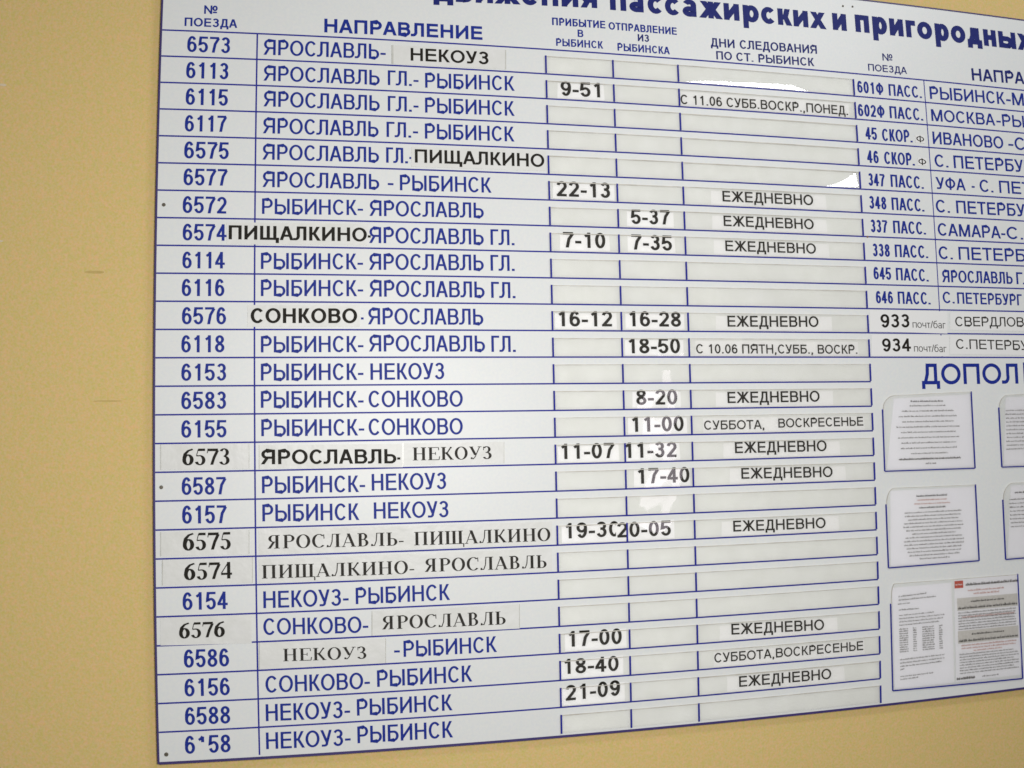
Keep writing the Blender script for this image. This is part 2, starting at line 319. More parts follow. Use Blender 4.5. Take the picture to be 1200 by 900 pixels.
def digit(c, w, t):
    s, q, a = w / 2, t / 2, .777
    m = a / 2; rx = m - .06 - s; T = 1 - q
    if c == '0': return [arc(m, .5, rx, .51 - q, 0, 360, 22)], a
    if c == '1': return [[(m + .06, 0), (m + .06, 1)], [(m + .06, .93), (m - .03, .84), (m - .19, .745)]], a
    if c == '¹': return [[(m + .06, .62), (m + .06, .93)], [(m + .06, .95), (m - .03, .84), (m - .19, .745)]], a
    if c == '2': return [arc(m, .70 - .01, rx, .31 - q, 170, -35, 12) + [(.08 + s, q + .01), (.09 + s, q)], [(.07, q), (a - .08, q)]], a
    if c == '3': return caps('З', w, t, 1.0, a)
    if c == '4': return [[(a - .19 - s, 0), (a - .19 - s, 1)], [(a - .19 - s, .93), (.06 + s * .5, .30)], [(.04, .29), (a - .05, .29)]], a
    if c == '5': return [[(.70, T), (.20, T), (.15, .50)] + arc(m, .325, rx, .335 - q, 128, -165, 14)], a
    if c == '6': return [arc(m, .325, rx, .335 - q, 0, 360, 18), arc(m, .5, rx, .51 - q, 38, 180, 10) + [(m - rx, .33)]], a
    if c == '7': return [[(.06, T), (a - .08, T)], [(a - .10, T - .01), (m + .04, .55), (m - .08, 0)]], a
    if c == '8': return [arc(m, .745, rx * .88, .255 - q, 0, 360, 16), arc(m, .27, rx, .28 - q, 0, 360, 18)], a
    if c == '9': return [arc(m, .675, rx, .335 - q, 0, 360, 18), arc(m, .5, rx, .51 - q, -142, 0, 10) + [(m + rx, .67)]], a

def sans(c, w, t):
    s, q = w / 2, t / 2
    if c in ADV: return caps(c, w, t)
    if c in '0123456789¹': return digit(c, w, t)
    if c == ' ': return [], .39
    if c == '.': return [[(.19, 0), (.19, .14)]], .39
    if c == ',': return [[(.19, 0), (.19, .14)], [(.22, .04), (.13, -.16)]], .39
    if c == '-': return [[(.04, .36), (.43, .36)]], .465
    if c == '/': return [[(.03, 0), (.36, 1)]], .39
    if c == '№':
        k = [[(.1 + s, 0), (.1 + s, 1)], [(.8, 0), (.8, 1)], [(.1 + s, .95), (.8, .05)], arc(1.15, .68, .17, .24, 0, 360, 14), [(.95, .2), (1.35, .2)]]
        return k, 1.45
    x = .725
    a = LOW[c]
    m = a / 2
    if c == 'о': return [arc(m, x / 2, m - .05 - s, x / 2 + .01 - q, 0, 360, 20)], a
    if c == 'с': return [arc(m + .015, x / 2, m - .03 - s, x / 2 + .01 - q, 40, 320, 16)], a
    if c == 'р': return [[(.09 + s, -.28), (.09 + s, x)], arc(m + .05, x / 2, m - .10 - s, x / 2 + .01 - q, 0, 360, 18)], a
    if c == 'е': return [arc(m, x / 2, m - .05 - s, x / 2 + .01 - q, 0, 325, 18), [(.06 + s, x / 2 - .02), (a - .06, x / 2 - .02)]], a
    if c == 'а': return [arc(m - .02, x - .22, m - .10 - s, .23 - q, 165, 0, 10) + [(a - .12 - s, 0)], arc(m - .03, .215, m - .09 - s, .225 - q, 0, 360, 16)], a
    if c == 'б': return [arc(m, x / 2, m - .05 - s, x / 2 - q, 0, 360, 18), [(.08 + s, x / 2), (.10 + s, .75), (.3, .93), (.66, 1.0)]], a
    return caps(c.upper(), w, t, x, a)

# serif face of the pasted strips: heavy stems, hairline bars, slab feet
def serif(c, w, t):
    s = w / 2; h = .045; f = .09
    def foot(x, y): return ('w', [(x - s - f, y), (x + s + f, y)], h, h)
    def st(x, y0=0.0, y1=1.0, ft=True):
        r = [('w', [(x, y0), (x, y1)], w, w)]
        if ft: r += [foot(x, h / 2), foot(x, 1 - h / 2)]
        return r
    def th(p, k=h): return ('w', p, k, k)
    def pen(p, a=w, b=t): return ('w', p, a, b)
    if c == ' ': return [], .36
    if c == '-': return [th([(.05, .30), (.38, .30)], .09)], .45
    D = .74; m = D / 2; rx = m - .05 - s * .8
    if c == '6': return [pen(arc(m, .32, rx, .30, 0, 360, 18)), pen([(D - .08, .97), (m + .02, .88), (m - rx * .75, .68), (m - rx, .45), (m - rx, .32)], w * .9, .09)], D
    if c == '5': return [pen([(.66, .93), (.24, .93)], .14, .15), th([(.24, .95), (.14, .56)], .05), pen([(.14, .56), (.36, .57)] + arc(m - .02, .29, rx, .28, 70, -160, 12), w * .9, .07)], D
    if c == '7': return [pen([(.06, .92), (.70, .92)], .16, .16), th([(.08, .9), (.05, .72)], .05), pen([(.68, .90), (.46, .45), (.32, 0)], w * .75, w * .75)], D
    if c == '3': return [pen(arc(m - .04, .27, rx, .25, -160, 80, 12), w * .9, .07), pen(arc(m - .04, .76, rx * .85, .22, 160, -80, 10), w * .85, .07), th([(.3, .52), (.45, .52)], .07)], D
    if c == '4': return [('w', [(.50, 0), (.50, 1)], w * .85, w), th([(.46, .95), (.05, .32)], .06), th([(.04, .29), (.70, .29)], .13)], D
    if c == 'Н': return st(.26) + st(.86) + [th([(.26, .51), (.86, .51)])], 1.12
    if c == 'П': return st(.26) + st(.86) + [th([(.2, .975), (.9, .975)], .05)], 1.12
    if c == 'И': return st(.26) + st(.86) + [th([(.26, .12), (.86, .88)], .07)], 1.12
    if c == 'Щ': return st(.24) + st(.70) + st(1.16) + [th([(.1, .025), (1.4, .025)], .05), th([(1.40, .04), (1.40, -.24)], .08)], 1.46
    if c == 'Р': return st(.26) + [pen([(.26, .975), (.5, .975)] + arc(.5, .735, .26, .24, 90, -90, 9) + [(.26, .495)], w * .95, .05)], .90
    if c == 'Я': return st(.66) + [pen([(.66, .975), (.45, .975)] + arc(.42, .735, .24, .24, 90, 270, 9) + [(.66, .495)], w * .95, .05), pen([(.44, .48), (.16, .03)], w * .9, .1), th([(.03, .03), (.22, .03)], .05)], 1.0
    if c == 'Ь': return st(.26) + [pen([(.26, .54), (.46, .54)] + arc(.48, .285, .25, .26, 90, -90, 9) + [(.26, .025)], w * .95, .05)], .88
    if c == 'Б': return st(.26) + [pen([(.26, .54), (.46, .54)] + arc(.48, .285, .25, .26, 90, -90, 9) + [(.26, .025)], w * .95, .05)], .9
    if c == 'В': return st(.26) + [pen([(.26, .52), (.46, .52)] + arc(.48, .275, .25, .25, 90, -90, 9) + [(.26, .025)], w * .95, .05), pen([(.26, .975), (.46, .975)] + arc(.45, .75, .21, .225, 90, -90, 8) + [(.26, .525)], w * .9, .05)], .95
    if c == 'Е': return st(.26) + [th([(.2, .975), (.84, .975)], .05), th([(.2, .025), (.88, .025)], .05), th([(.26, .51), (.62, .51)]), th([(.84, .98), (.86, .76)], .06), th([(.88, .02), (.92, .28)], .06), th([(.62, .63), (.62, .39)], .05)], .96
    if c == 'О': return [pen(arc(.54, .5, .38, .49, 0, 360, 22), w, .05)], 1.08
    if c == 'С': return [pen(arc(.54, .5, .38, .49, 48, 318, 18), w, .05), th([(.86, .98), (.88, .66)], .06)], 1.0
    if c == 'К': return st(.26) + [pen([(.36, .52), (.55, .58), (.78, .95)], w * .5, .08), pen([(.46, .55), (.86, .02)], w * .95, .1), th([(.72, .03), (1.0, .03)], .05), th([(.74, .96), (.86, .94)], .11)], 1.02
    if c == 'А': return [th([(.14, .02), (.50, 1)], .06), pen([(.48, 1), (.84, .02)], w, .1), th([(.24, .31), (.68, .31)]), th([(.02, .025), (.28, .025)], .05), th([(.66, .025), (1.02, .025)], .05)], 1.04
    if c == 'Л': return st(.80) + [th([(.42, .975), (.85, .975)], .05), th([(.46, .97), (.42, .4), (.30, .06), (.14, .05)], .07), th([(.06, .10), (.17, .08)], .16)], 1.06
    if c == 'У': return [pen([(.20, .98), (.52, .34)], w, .1), th([(.84, .98), (.50, .20), (.36, .04), (.22, .06)], .07), th([(.06, .975), (.36, .975)], .05), th([(.70, .975), (.98, .975)], .05), th([(.17, .1), (.29, .08)], .14)], 1.0
    if c == 'З': return [pen(arc(.38, .27, .25, .25, -155, 80, 12), w, .06), pen(arc(.36, .76, .21, .22, 150, -80, 10), w * .9, .06), th([(.28, .52), (.45, .52)], .06), th([(.13, .98), (.13, .70)], .05)], .78
    return [], .5

def ribbon(V, F, pts, w, t, z, H=1.0):
    """one stroke as a strip with mitred bends; ends on the base or cap line are cut level"""
    n = len(pts)
    closed = n > 3 and abs(pts[0][0] - pts[-1][0]) < 1e-6 and abs(pts[0][1] - pts[-1][1]) < 1e-6
    P = pts[:-1] if closed else pts
    n = len(P)
    def off(dx, dy):
        l = math.hypot(dx, dy) or 1
        nx, ny = -dy / l, dx / l
        return nx * w / 2, ny * t / 2, dx / l, dy / l
    base = len(V)
    for i, (x, y) in enumerate(P):
        if closed or 0 < i < n - 1:
            a, b = P[i - 1], P[(i + 1) % n]
            l1 = math.hypot(x - a[0], y - a[1]) or 1; l2 = math.hypot(b[0] - x, b[1] - y) or 1
            d1 = ((x - a[0]) / l1, (y - a[1]) / l1); d2 = ((b[0] - x) / l2, (b[1] - y) / l2)
            tx, ty = d1[0] + d2[0], d1[1] + d2[1]
            l = math.hypot(tx, ty)
            if l < .2: tx, ty, l = d1[0], d1[1], 1
            c = max(.55, (l / 2))
            ox, oy, _, _ = off(tx, ty)
            ox, oy = ox / c, oy / c
        else:
            j = (0, 1) if i == 0 else (n - 2, n - 1)
            ox, oy, dx, dy = off(P[j[1]][0] - P[j[0]][0], P[j[1]][1] - P[j[0]][1])
            if abs(dy) > .35 and min(abs(y), abs(y - 1), abs(y - .725)) < 1e-4:
                ox, oy = -math.copysign(1, dy) * math.hypot(ox, oy) / max(abs(dy), .5) , 0.0
        V.append((x + ox, y + oy, z)); V.append((x - ox, y - oy, z))
    for i in range(n if closed else n - 1):
        j = (i + 1) % n
        F.append((base + 2 * i, base + 2 * i + 1, base + 2 * j + 1, base + 2 * j))

def layout(text, face='sans', w=.13, t=.115, gap=0.0):
    """-> verts, faces in text space, ink start, ink end"""
    V, F, x = [], [], 0.0
    for ch in text:
        g, a = sans(ch, w, t) if face == 'sans' else serif(ch, w, t)
        k = 0
        for stroke in g:
            sub = []
            if stroke and stroke[0] == 'w': _, p, sw, stt = stroke
            else:
                p, sw, stt = stroke, w, t
                if ch in '.,' and len(p) == 2 and p[0][1] == 0: sw = w * 1.15
                if ch in '№': sw = stt = w * .95
            b = len(V)
            ribbon(V, F, [(px + x, py) for px, py in p], sw, stt, k)
            k += 1
        x += a + gap
    xs = [v[0] for v in V]
    return V, F, min(xs), max(xs)

def bow(u, v):
    """lens barrel bow put into the shape of the sheet: its edges and printed rules bow out by about one per cent"""
    x, z = u / 1000.0, v / 1000.0
    xc = min(x, 2.1); zc = max(min(z, .25), -1.45)
    dx = sum(c * xc ** i * zc ** j for c, (i, j) in zip(WARP_X, WARP_POW))
    dz = sum(c * xc ** i * zc ** j for c, (i, j) in zip(WARP_Z, WARP_POW))
    return x + dx, z + dz
def pt(u, v, y):
    x, z = bow(u, v)
    return (x, y, Z0 + z)

# ---------------------------------------------------------------- materials
def new_mat(name):
    m = bpy.data.materials.new(name); m.use_nodes = True
    return m, m.node_tree, m.node_tree.nodes['Principled BSDF']
def mottled(name, c, rough, spec=.5, layers=(), bump=None):
    """base colour with noise layers (scale, strength, tint) and an optional bump (scale, distance)"""
    m, nt, b = new_mat(name)
    tc = nt.nodes.new('ShaderNodeTexCoord')
    last = nt.nodes.new('ShaderNodeRGB'); last.outputs[0].default_value = (*c, 1); out = last.outputs[0]
    for k, (sc, st, tint) in enumerate(layers):
        n = nt.nodes.new('ShaderNodeTexNoise'); n.inputs['Scale'].default_value = sc; n.inputs['Detail'].default_value = 3
        n.noise_dimensions = '4D'; n.inputs['W'].default_value = k * 3.7 + len(name)
        nt.links.new(tc.outputs['Object'], n.inputs['Vector'])
        r = nt.nodes.new('ShaderNodeMapRange'); r.inputs[1].default_value = .3 if sc < 100 else .37; r.inputs[2].default_value = .7 if sc < 100 else .63
        r.inputs[3].default_value = 0; r.inputs[4].default_value = st
        nt.links.new(n.outputs['Fac'], r.inputs[0])
        mx = nt.nodes.new('ShaderNodeMix'); mx.data_type = 'RGBA'; mx.blend_type = 'MIX'
        nt.links.new(r.outputs[0], mx.inputs[0]); nt.links.new(out, mx.inputs[6]); mx.inputs[7].default_value = (*tint, 1)
        out = mx.outputs[2]
    nt.links.new(out, b.inputs['Base Color'])
    b.inputs['Roughness'].default_value = rough; b.inputs['Specular IOR Level'].default_value = spec
    if bump:
        n = nt.nodes.new('ShaderNodeTexNoise'); n.inputs['Scale'].default_value = bump[0]; n.inputs['Detail'].default_value = 4
        bp = nt.nodes.new('ShaderNodeBump'); bp.inputs['Distance'].default_value = bump[1]; bp.inputs['Strength'].default_value = 1
        nt.links.new(tc.outputs['Object'], n.inputs['Vector']); nt.links.new(n.outputs['Fac'], bp.inputs['Height']); nt.links.new(bp.outputs[0], b.inputs['Normal'])
    return m
def film_mat(name, tint, haze, gloss_rough=.03):
    m = bpy.data.materials.new(name); m.use_nodes = True; nt = m.node_tree; nt.nodes.clear()
    o = nt.nodes.new('ShaderNodeOutputMaterial')
    tr = nt.nodes.new('ShaderNodeBsdfTransparent'); tr.inputs[0].default_value = (*tint, 1)
    df = nt.nodes.new('ShaderNodeBsdfDiffuse'); df.inputs[0].default_value = (.72, .71, .66, 1)
    gl = nt.nodes.new('ShaderNodeBsdfGlossy'); gl.inputs['Roughness'].default_value = gloss_rough; gl.inputs[0].default_value = (1, 1, 1, 1)
    fr = nt.nodes.new('ShaderNodeFresnel'); fr.inputs[0].default_value = 1.5
    tc = nt.nodes.new('ShaderNodeTexCoord'); n = nt.nodes.new('ShaderNodeTexNoise'); n.inputs['Scale'].default_value = 14
    rg = nt.nodes.new('ShaderNodeMapRange'); rg.inputs[3].default_value = haze * .5; rg.inputs[4].default_value = haze * 1.5
    nt.links.new(tc.outputs['Object'], n.inputs['Vector']); nt.links.new(n.outputs['Fac'], rg.inputs[0])
    a = nt.nodes.new('ShaderNodeMixShader'); b = nt.nodes.new('ShaderNodeMixShader')
    nt.links.new(rg.outputs[0], a.inputs[0]); nt.links.new(tr.outputs[0], a.inputs[1]); nt.links.new(df.outputs[0], a.inputs[2])
    nt.links.new(fr.outputs[0], b.inputs[0]); nt.links.new(a.outputs[0], b.inputs[1]); nt.links.new(gl.outputs[0], b.inputs[2])
    nt.links.new(b.outputs[0], o.inputs[0])
    return m
MAT = {
    'wall': mottled('wall_paint', (.70, .51, .175), .75, .2, ((1.6, .3, (.65, .475, .155)), (9, .35, (.72, .51, .15)), (30, .42, (.80, .485, .20)), (62, .42, (.60, .54, .17)), (120, .45, (.90, .49, .26)), (180, .5, (.54, .53, .12)), (260, .4, (.76, .56, .38))), (220, .0006)),
    'panel': mottled('white_pvc', (.795, .80, .785), .40, .35, ((3, .25, (.77, .785, .75)), (45, .35, (.79, .765, .74)), (70, .35, (.72, .785, .74)), (190, .4, (.70, .73, .78))), (9, .0004)),
    'edge': mottled('violet_edge_paint', (.055, .035, .16), .5, .4, ((60, .5, (.03, .03, .12)),)),
    'rule': mottled('blue_rule_vinyl', (.022, .026, .27), .5, .1, ((120, .5, (.035, .04, .32)),)),
    'blue': mottled('blue_letter_vinyl', (.012, .026, .25), .5, .12, ((140, .55, (.022, .045, .30)),)),
    'navy': mottled('navy_letter_vinyl', (.014, .020, .15), .5, .12, ((140, .5, (.025, .035, .19)),)),
    'black': mottled('black_print', (.014, .012, .009), .6, .12, ((160, .5, (.028, .026, .02)),)),
    'soft_black': mottled('faded_black_print', (.026, .024, .020), .6, .12, ((160, .5, (.055, .05, .045)),)),
    'fine': mottled('fine_print', (.17, .16, .16), .7, .2, ((300, .6, (.35, .34, .33)),)),
    'fine_red': mottled('fine_red_print', (.50, .25, .22), .7, .2, ((300, .6, (.6, .4, .36)),)),
    'band': mottled('grey_band_print', (.60, .58, .55), .7, .2, ((200, .5, (.68, .67, .65)),)),
    'red': mottled('red_print', (.50, .07, .04), .6, .2, ((200, .5, (.6, .2, .15)),)),
    'slip': mottled('slip_paper', (.89, .89, .90), .6, .25, ((12, .3, (.85, .85, .83)), (150, .2, (.86, .86, .80)))),
    'sheet': mottled('notice_paper', (.82, .815, .85), .6, .25, ((8, .4, (.87, .87, .88)), (120, .2, (.78, .8, .84)))),
    'day_slip': mottled('day_slip_paper', (.83, .83, .83), .6, .25, ((12, .3, (.80, .80, .78)), (150, .2, (.8, .8, .76)))),
    'strip': mottled('pasted_paper', (.75, .75, .725), .42, .35, ((9, .6, (.81, .81, .81)), (60, .45, (.68, .69, .64))), (16, .0035)),
    'insert': mottled('pocket_backing', (.765, .772, .762), .6, .25, ((9, .8, (.82, .825, .80)), (26, .6, (.71, .715, .69)), (90, .35, (.73, .75, .70)))),
    'film': film_mat('clear_pocket_film', (.992, .992, .988), .035),
    'tape': mottled('tape_edge', (.52, .52, .47), .3, .5, ((60, .7, (.72, .72, .69)),)),
    'shaded_lip': mottled('film_edge', (.47, .44, .38), .4, .5, ((30, .9, (.72, .70, .64)),)),  # plastic edge tone with the pocket-top shadow painted in
    'screw': mottled('dull_steel', (.10, .085, .06), .45, .6, ((300, .5, (.2, .17, .12)),)),
    'rust': mottled('rusty_screw', (.30, .17, .09), .6, .4, ((300, .5, (.2, .1, .06)),)),
}

# ---------------------------------------------------------------- builders
def obj(name, verts, faces, mat, parent=None, smooth=False):
    me = bpy.data.meshes.new(name); me.from_pydata(verts, [], faces); me.materials.append(MAT[mat]); me.update()
    if smooth:
        for p in me.polygons: p.use_smooth = True
    o = bpy.data.objects.new(name, me); col.objects.link(o)
    if parent is not None: o.parent = parent; o.matrix_parent_inverse = Matrix.Translation(-parent.location)
    return o
def tag(o, label=None, cat=None, group=None, kind=None):
    for k, v in (('label', label), ('category', cat), ('group', group), ('kind', kind)):
        if v: o[k] = v
    return o
def empty(name, loc):
    o = bpy.data.objects.new(name, None); o.location = loc; o.empty_display_size = .02; col.objects.link(o); return o

def slab(quad, y0, y1, nu=1, nv=1, off=None, V=None, F=None):
    """closed plate; quad = four (u,v) corners bl, br, tr, tl; y1 is the front; off(s,t,u,v) pushes the front out"""
    V = [] if V is None else V; F = [] if F is None else F
    b = len(V)
    bl, br, tr, tl = quad
    for k, y in ((0, y0), (1, y1)):
        for j in range(nv + 1):
            for i in range(nu + 1):
                s, t = i / nu, j / nv
                u = (bl[0] * (1 - s) + br[0] * s) * (1 - t) + (tl[0] * (1 - s) + tr[0] * s) * t
                v = (bl[1] * (1 - s) + br[1] * s) * (1 - t) + (tl[1] * (1 - s) + tr[1] * s) * t
                yy = y - (off(s, t, u, v) if (off and k) else 0) - (off(s, t, u, v) if (off and not k) else 0)
                V.append(pt(u, v, yy))
    N = (nu + 1) * (nv + 1)
    ix = lambda k, i, j: b + k * N + j * (nu + 1) + i
    for j in range(nv):
        for i in range(nu):
            F.append((ix(1, i, j), ix(1, i + 1, j), ix(1, i + 1, j + 1), ix(1, i, j + 1)))
            F.append((ix(0, i, j + 1), ix(0, i + 1, j + 1), ix(0, i + 1, j), ix(0, i, j)))
    for i in range(nu):
        F.append((ix(0, i, 0), ix(0, i + 1, 0), ix(1, i + 1, 0), ix(1, i, 0)))
        F.append((ix(1, i, nv), ix(1, i + 1, nv), ix(0, i + 1, nv), ix(0, i, nv)))
    for j in range(nv):
        F.append((ix(0, 0, j + 1), ix(0, 0, j), ix(1, 0, j), ix(1, 0, j + 1)))
        F.append((ix(0, nu, j), ix(0, nu, j + 1), ix(1, nu, j + 1), ix(1, nu, j)))
    return V, F
def sheet(quad, y, nu, nv, off):
    V, F = slab(quad, y, y, nu, nv, off)
    N = (nu + 1) * (nv + 1)
    return V[N:], [tuple(i - N for i in f) for f in F if min(f) >= N]
def rect(u0, v0, u1, v1): return ((u0, v0), (u1, v0), (u1, v1), (u0, v1))
def line(name, a, b, width, y0, y1, mat, parent, n=1):
    """a ruled bar from a to b"""
    du, dv = b[0] - a[0], b[1] - a[1]; l = math.hypot(du, dv); nx, nv = -dv / l * width / 2, du / l * width / 2
    q = ((a[0] - nx, a[1] - nv), (b[0] - nx, b[1] - nv), (b[0] + nx, b[1] + nv), (a[0] + nx, a[1] + nv))
    return obj(name, *slab(q, y0, y1, n, 1), mat, parent)

def lettering(entry, y, mat, parent, face='sans', w=.13, t=.115, name='lettering'):
    """flat print: stroke alphabet fitted between two measured baseline ends"""
    text, u0, v0, u1, v1, h = entry[:6]
    _, _, x0, x1 = layout(text, face, w, t)
    xs = math.hypot(u1 - u0, v1 - v0) / (x1 - x0) / h            # how far the face is condensed
    V, F, x0, x1 = layout(text, face, min(max(w / xs, w * .8), w * 1.75), t)
    out = []
    for x, yy, k in V:
        s = (x - x0) / (x1 - x0)
        out.append(pt(u0 + (u1 - u0) * s, v0 + (v1 - v0) * s + yy * h, y - .00003 * k))
    return obj(name, out, F, mat, parent)

# ---------------------------------------------------------------- the wall
WY = .012
wall = obj('wall', [(-4, WY, 0), (6, WY, 0), (6, WY, 4), (-4, WY, 4), (-4, WY + .2, 0), (6, WY + .2, 0), (6, WY + .2, 4), (-4, WY + .2, 4)],
           [(0, 1, 2, 3), (7, 6, 5, 4), (4, 5, 1, 0), (3, 2, 6, 7), (4, 0, 3, 7), (1, 5, 6, 2)], 'wall')
tag(wall, kind='structure')
MAT['scuff'] = mottled('wall_scuff', (.52, .38, .13), .7, .25, ((90, .6, (.62, .46, .18)),))
MAT['chip'] = mottled('wall_chip', (.72, .62, .50), .7, .25, ((90, .6, (.66, .5, .24)),))
for (x, z, w_, h_, m_) in ((-.095, -.4506, .036, .0055, 'scuff'), (-.072, -.674, .05, .003, 'scuff'), (-.245, -.128, .012, .005, 'chip'), (-.25, -.40, .02, .004, 'chip')):
    n = 10; vs = [(x, WY - .0003, Z0 + z)]
    for i in range(n):
        a = 2 * math.pi * i / n
        vs.append((x + w_ / 2 * math.copysign(abs(math.cos(a)) ** .5, math.cos(a)) * random.uniform(.85, 1), WY - .0003, Z0 + z + h_ / 2 * math.sin(a) * random.uniform(.7, 1)))
    obj('scuff_mark', vs, [(0, 1 + i, 1 + (i + 1) % n) for i in range(n)], m_, wall)

# ---------------------------------------------------------------- the board
P = 50.0
TOP, BOT, LEFT, RIGHT = 168.0, -26 * P - 4.0, -2.5, 2560.0
C1, CA, CD, CY, CE, CF = COLS[1:]
board = empty('timetable_board', (1.0, WY, Z0 - .65))
tag(board, 'large white train timetable board with blue ruled lines on tan wall', 'timetable board')
obj('panel', *slab(rect(LEFT, BOT, RIGHT, TOP), WY - .001, 0, 48, 32), 'panel', board)
def frame_bar(u0, v0, u1, v1, nu, nv):
    obj('edge_trim', *slab(rect(u0, v0, u1, v1), WY - .0012, -.0009, nu, nv), 'edge', board)
frame_bar(LEFT - 1.6, BOT - 1.0, LEFT + 1.6, TOP + 1.2, 1, 32)
frame_bar(LEFT + 1.6, BOT - 2.2, RIGHT, BOT + 2.2, 48, 1)
frame_bar(LEFT + 1.6, TOP - 1.4, RIGHT, TOP + 1.4, 48, 1)

LY = -.00035
for r in range(26):                                     # row 26 is the board's own lower edge
    end = RIGHT - 2 if r <= 12 else CE + 1.0
    obj('ruled_line', *slab(rect(LEFT + 1.8, -r * P - 1.4, end, -r * P + 1.4), 0, LY, 40, 1), 'rule', board)
def col_line(u, r0, r1, parent=board):
    obj('column_line', *slab(rect(u - 1.15, -r1 * P + 1.2, u + 1.15, -r0 * P - 1.2), 0, LY, 1, 24), 'rule', parent)
for a, b in ((0, 26),): 
    for r in range(a, b): obj('column_line', *slab(rect(C1 - 1.4, -(r + 1) * P + 1.3, C1 + 1.4, -r * P - 1.3), 0, LY, 1, 1), 'rule', board)
for r in range(12): obj('column_line', *slab(rect(CF - 1.0, -(r + 1) * P + 1.1, CF + 1.0, -r * P - 1.1), 0, LY, 1, 1), 'rule', board)

PRINT = -.0003
for e in NUMBERS: lettering(e[1:], PRINT, 'blue', board, 'sans', .168, .138)
for e in DIRECTIONS: lettering(e[1:], PRINT, 'blue', board, 'sans', .158, .130)
for e in HEADINGS: lettering(e, PRINT, 'blue' if e[0] in ('ДОПОЛ', 'НИТЕЛЬНО') or e[1] < 900 and e[2] < 60 else 'navy', board, 'sans', e[6] * (1.12 if e[5] < 25 else 1.0), e[6] * .9)
for e in RIGHT_TABLE: lettering(e[1:], PRINT, 'blue', board, 'sans', .182, .145)

for k, (u, v) in enumerate(SCREWS):
    r_ = (3.3, 3.3, 3.6, 2.2, 2.2, 2.2)[k]
    V = []; F = []
    for (rr, y) in ((r_, 0), (r_, -.0008), (r_ * .7, -.0015), (r_ * .35, -.0016), (r_ * .3, -.0009)):
        for i in range(14):
            a = 2 * math.pi * i / 14
            V.append(pt(u + rr * math.cos(a), v + rr * math.sin(a), y))
    for j in range(4):
        for i in range(14): F.append((j * 14 + i, j * 14 + (i + 1) % 14, (j + 1) * 14 + (i + 1) % 14, (j + 1) * 14 + i))
    F.append(tuple(56 + i for i in range(14)))
    obj('screw', V, F, 'rust' if k == 5 else 'screw', board)

# ---------------------------------------------------------------- slip pockets, 26 rows by three columns
FB, FF = -.0014, -.0021                                  # back and front of the film
def glare_low(s, t, u, v):                                # the film of the first days pocket stands off along its foot
    g = 12.5 * min(1, max(0, (u - 992) / 60) ** .6) * (.45 + .55 * (u - 992) / 240) if u < 1236 else 12.5 * max(0, 1 - (u - 1236) / 42)
    return .001 * GL1 * max(0, g - (v + 50 + 0))
def glare_corner(s, t, u, v):                             # and that of the fifth at its right end
    h = v + 250
    g = 34 * max(0, (u - 1298) / 74) ** 1.6 + 2.5 * min(1, max(0, (u - 1290) / 12))
    if u > 1372: g = 0
    return .001 * GL2 * max(0, g - h)
GL1, GL2 = .068, .185
tick_done = set()
for r in range(1, 27):
    base = -r * P
    for kind, (ua, ub) in enumerate(((CA, CD), (CD, CY), (CY, CE))):
        e = random.uniform
        pk = empty('pocket', (0, 0, 0)); pk.location = Vector(pt((ua + ub) / 2, base, 0)); pk.parent = board; pk.matrix_parent_inverse = Matrix.Translation(-board.location)
        top = base + 36.0 + e(-.4, .4)
        bot_ = base + (2.8 if r == 26 else 1.4)
        obj('backing', *slab(((ua + 1.8, bot_), (ub - 1.8, bot_), (ub - 2.0, top - 1.6 + e(-.5, .3)), (ua + 2.0, top - 1.6 + e(-.5, .3))), 0, -.0003, 4, 1), 'insert', pk)
        off = glare_low if (r == 1 and kind == 2) else glare_corner if (r == 5 and kind == 2) else None
        q = rect(ua + 1.3, bot_, ub - 1.3, top)
        a1, a2, p1, p2 = e(.1, .30), e(.05, .15), e(0, 6), e(0, 6)
        if r <= 5: a1, a2 = a1 * .3, a2 * .15
        if off is None:
            off = lambda s, t, u, v: .001 * (a1 * math.sin(p1 + u / 31 + t * 1.5) + a2 * math.sin(p2 + u / 13 - t * 2) + .35 * a1 * math.sin(t * 3.1))
            obj('film', *sheet(q, FF + .0001, 26, 4, off), 'film', pk, True)
        else: obj('film', *sheet(q, FF, 196, 24, off), 'film', pk)
        # the cut upper edge of the film; its grey-brown also paints the shadow line
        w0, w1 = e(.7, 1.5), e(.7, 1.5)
        obj('film_edge', *slab(((ua + 1.5, top - w0 * 1.2), (ub - 1.5, top - w1), (ub - 1.5, top + .2), (ua + 1.5, top + .2)), FB + .0002, FF - .0003, 4, 1), 'shaded_lip', pk)
        for side in ((0,) if kind < 2 else (0, 1)):
            u = ua if side == 0 else ub
            obj('tick_bar', *slab(rect(u - 1.6, base + 1.4, u + 1.6, base + 36.5), -.0011, -.0027, 1, 1), 'rule', pk)

# ---------------------------------------------------------------- train names used in the labels
TRAINS = ['6573', '6113', '6115', '6117', '6575', '6577', '6572', '6574', '6114', '6116', '6576', '6118', '6153', '6583', '6155', '6573', '6587', '6157', '6575', '6574', '6154', '6576', '6586', '6156', '6588', '6158']
ORD = 'first second third fourth fifth sixth seventh eighth ninth tenth eleventh twelfth thirteenth fourteenth fifteenth sixteenth seventeenth eighteenth nineteenth twentieth twenty-first twenty-second twenty-third twenty-fourth twenty-fifth twenty-sixth'.split()
def where(r): return 'in the %s row beside train %s' % (ORD[r - 1], TRAINS[r - 1])

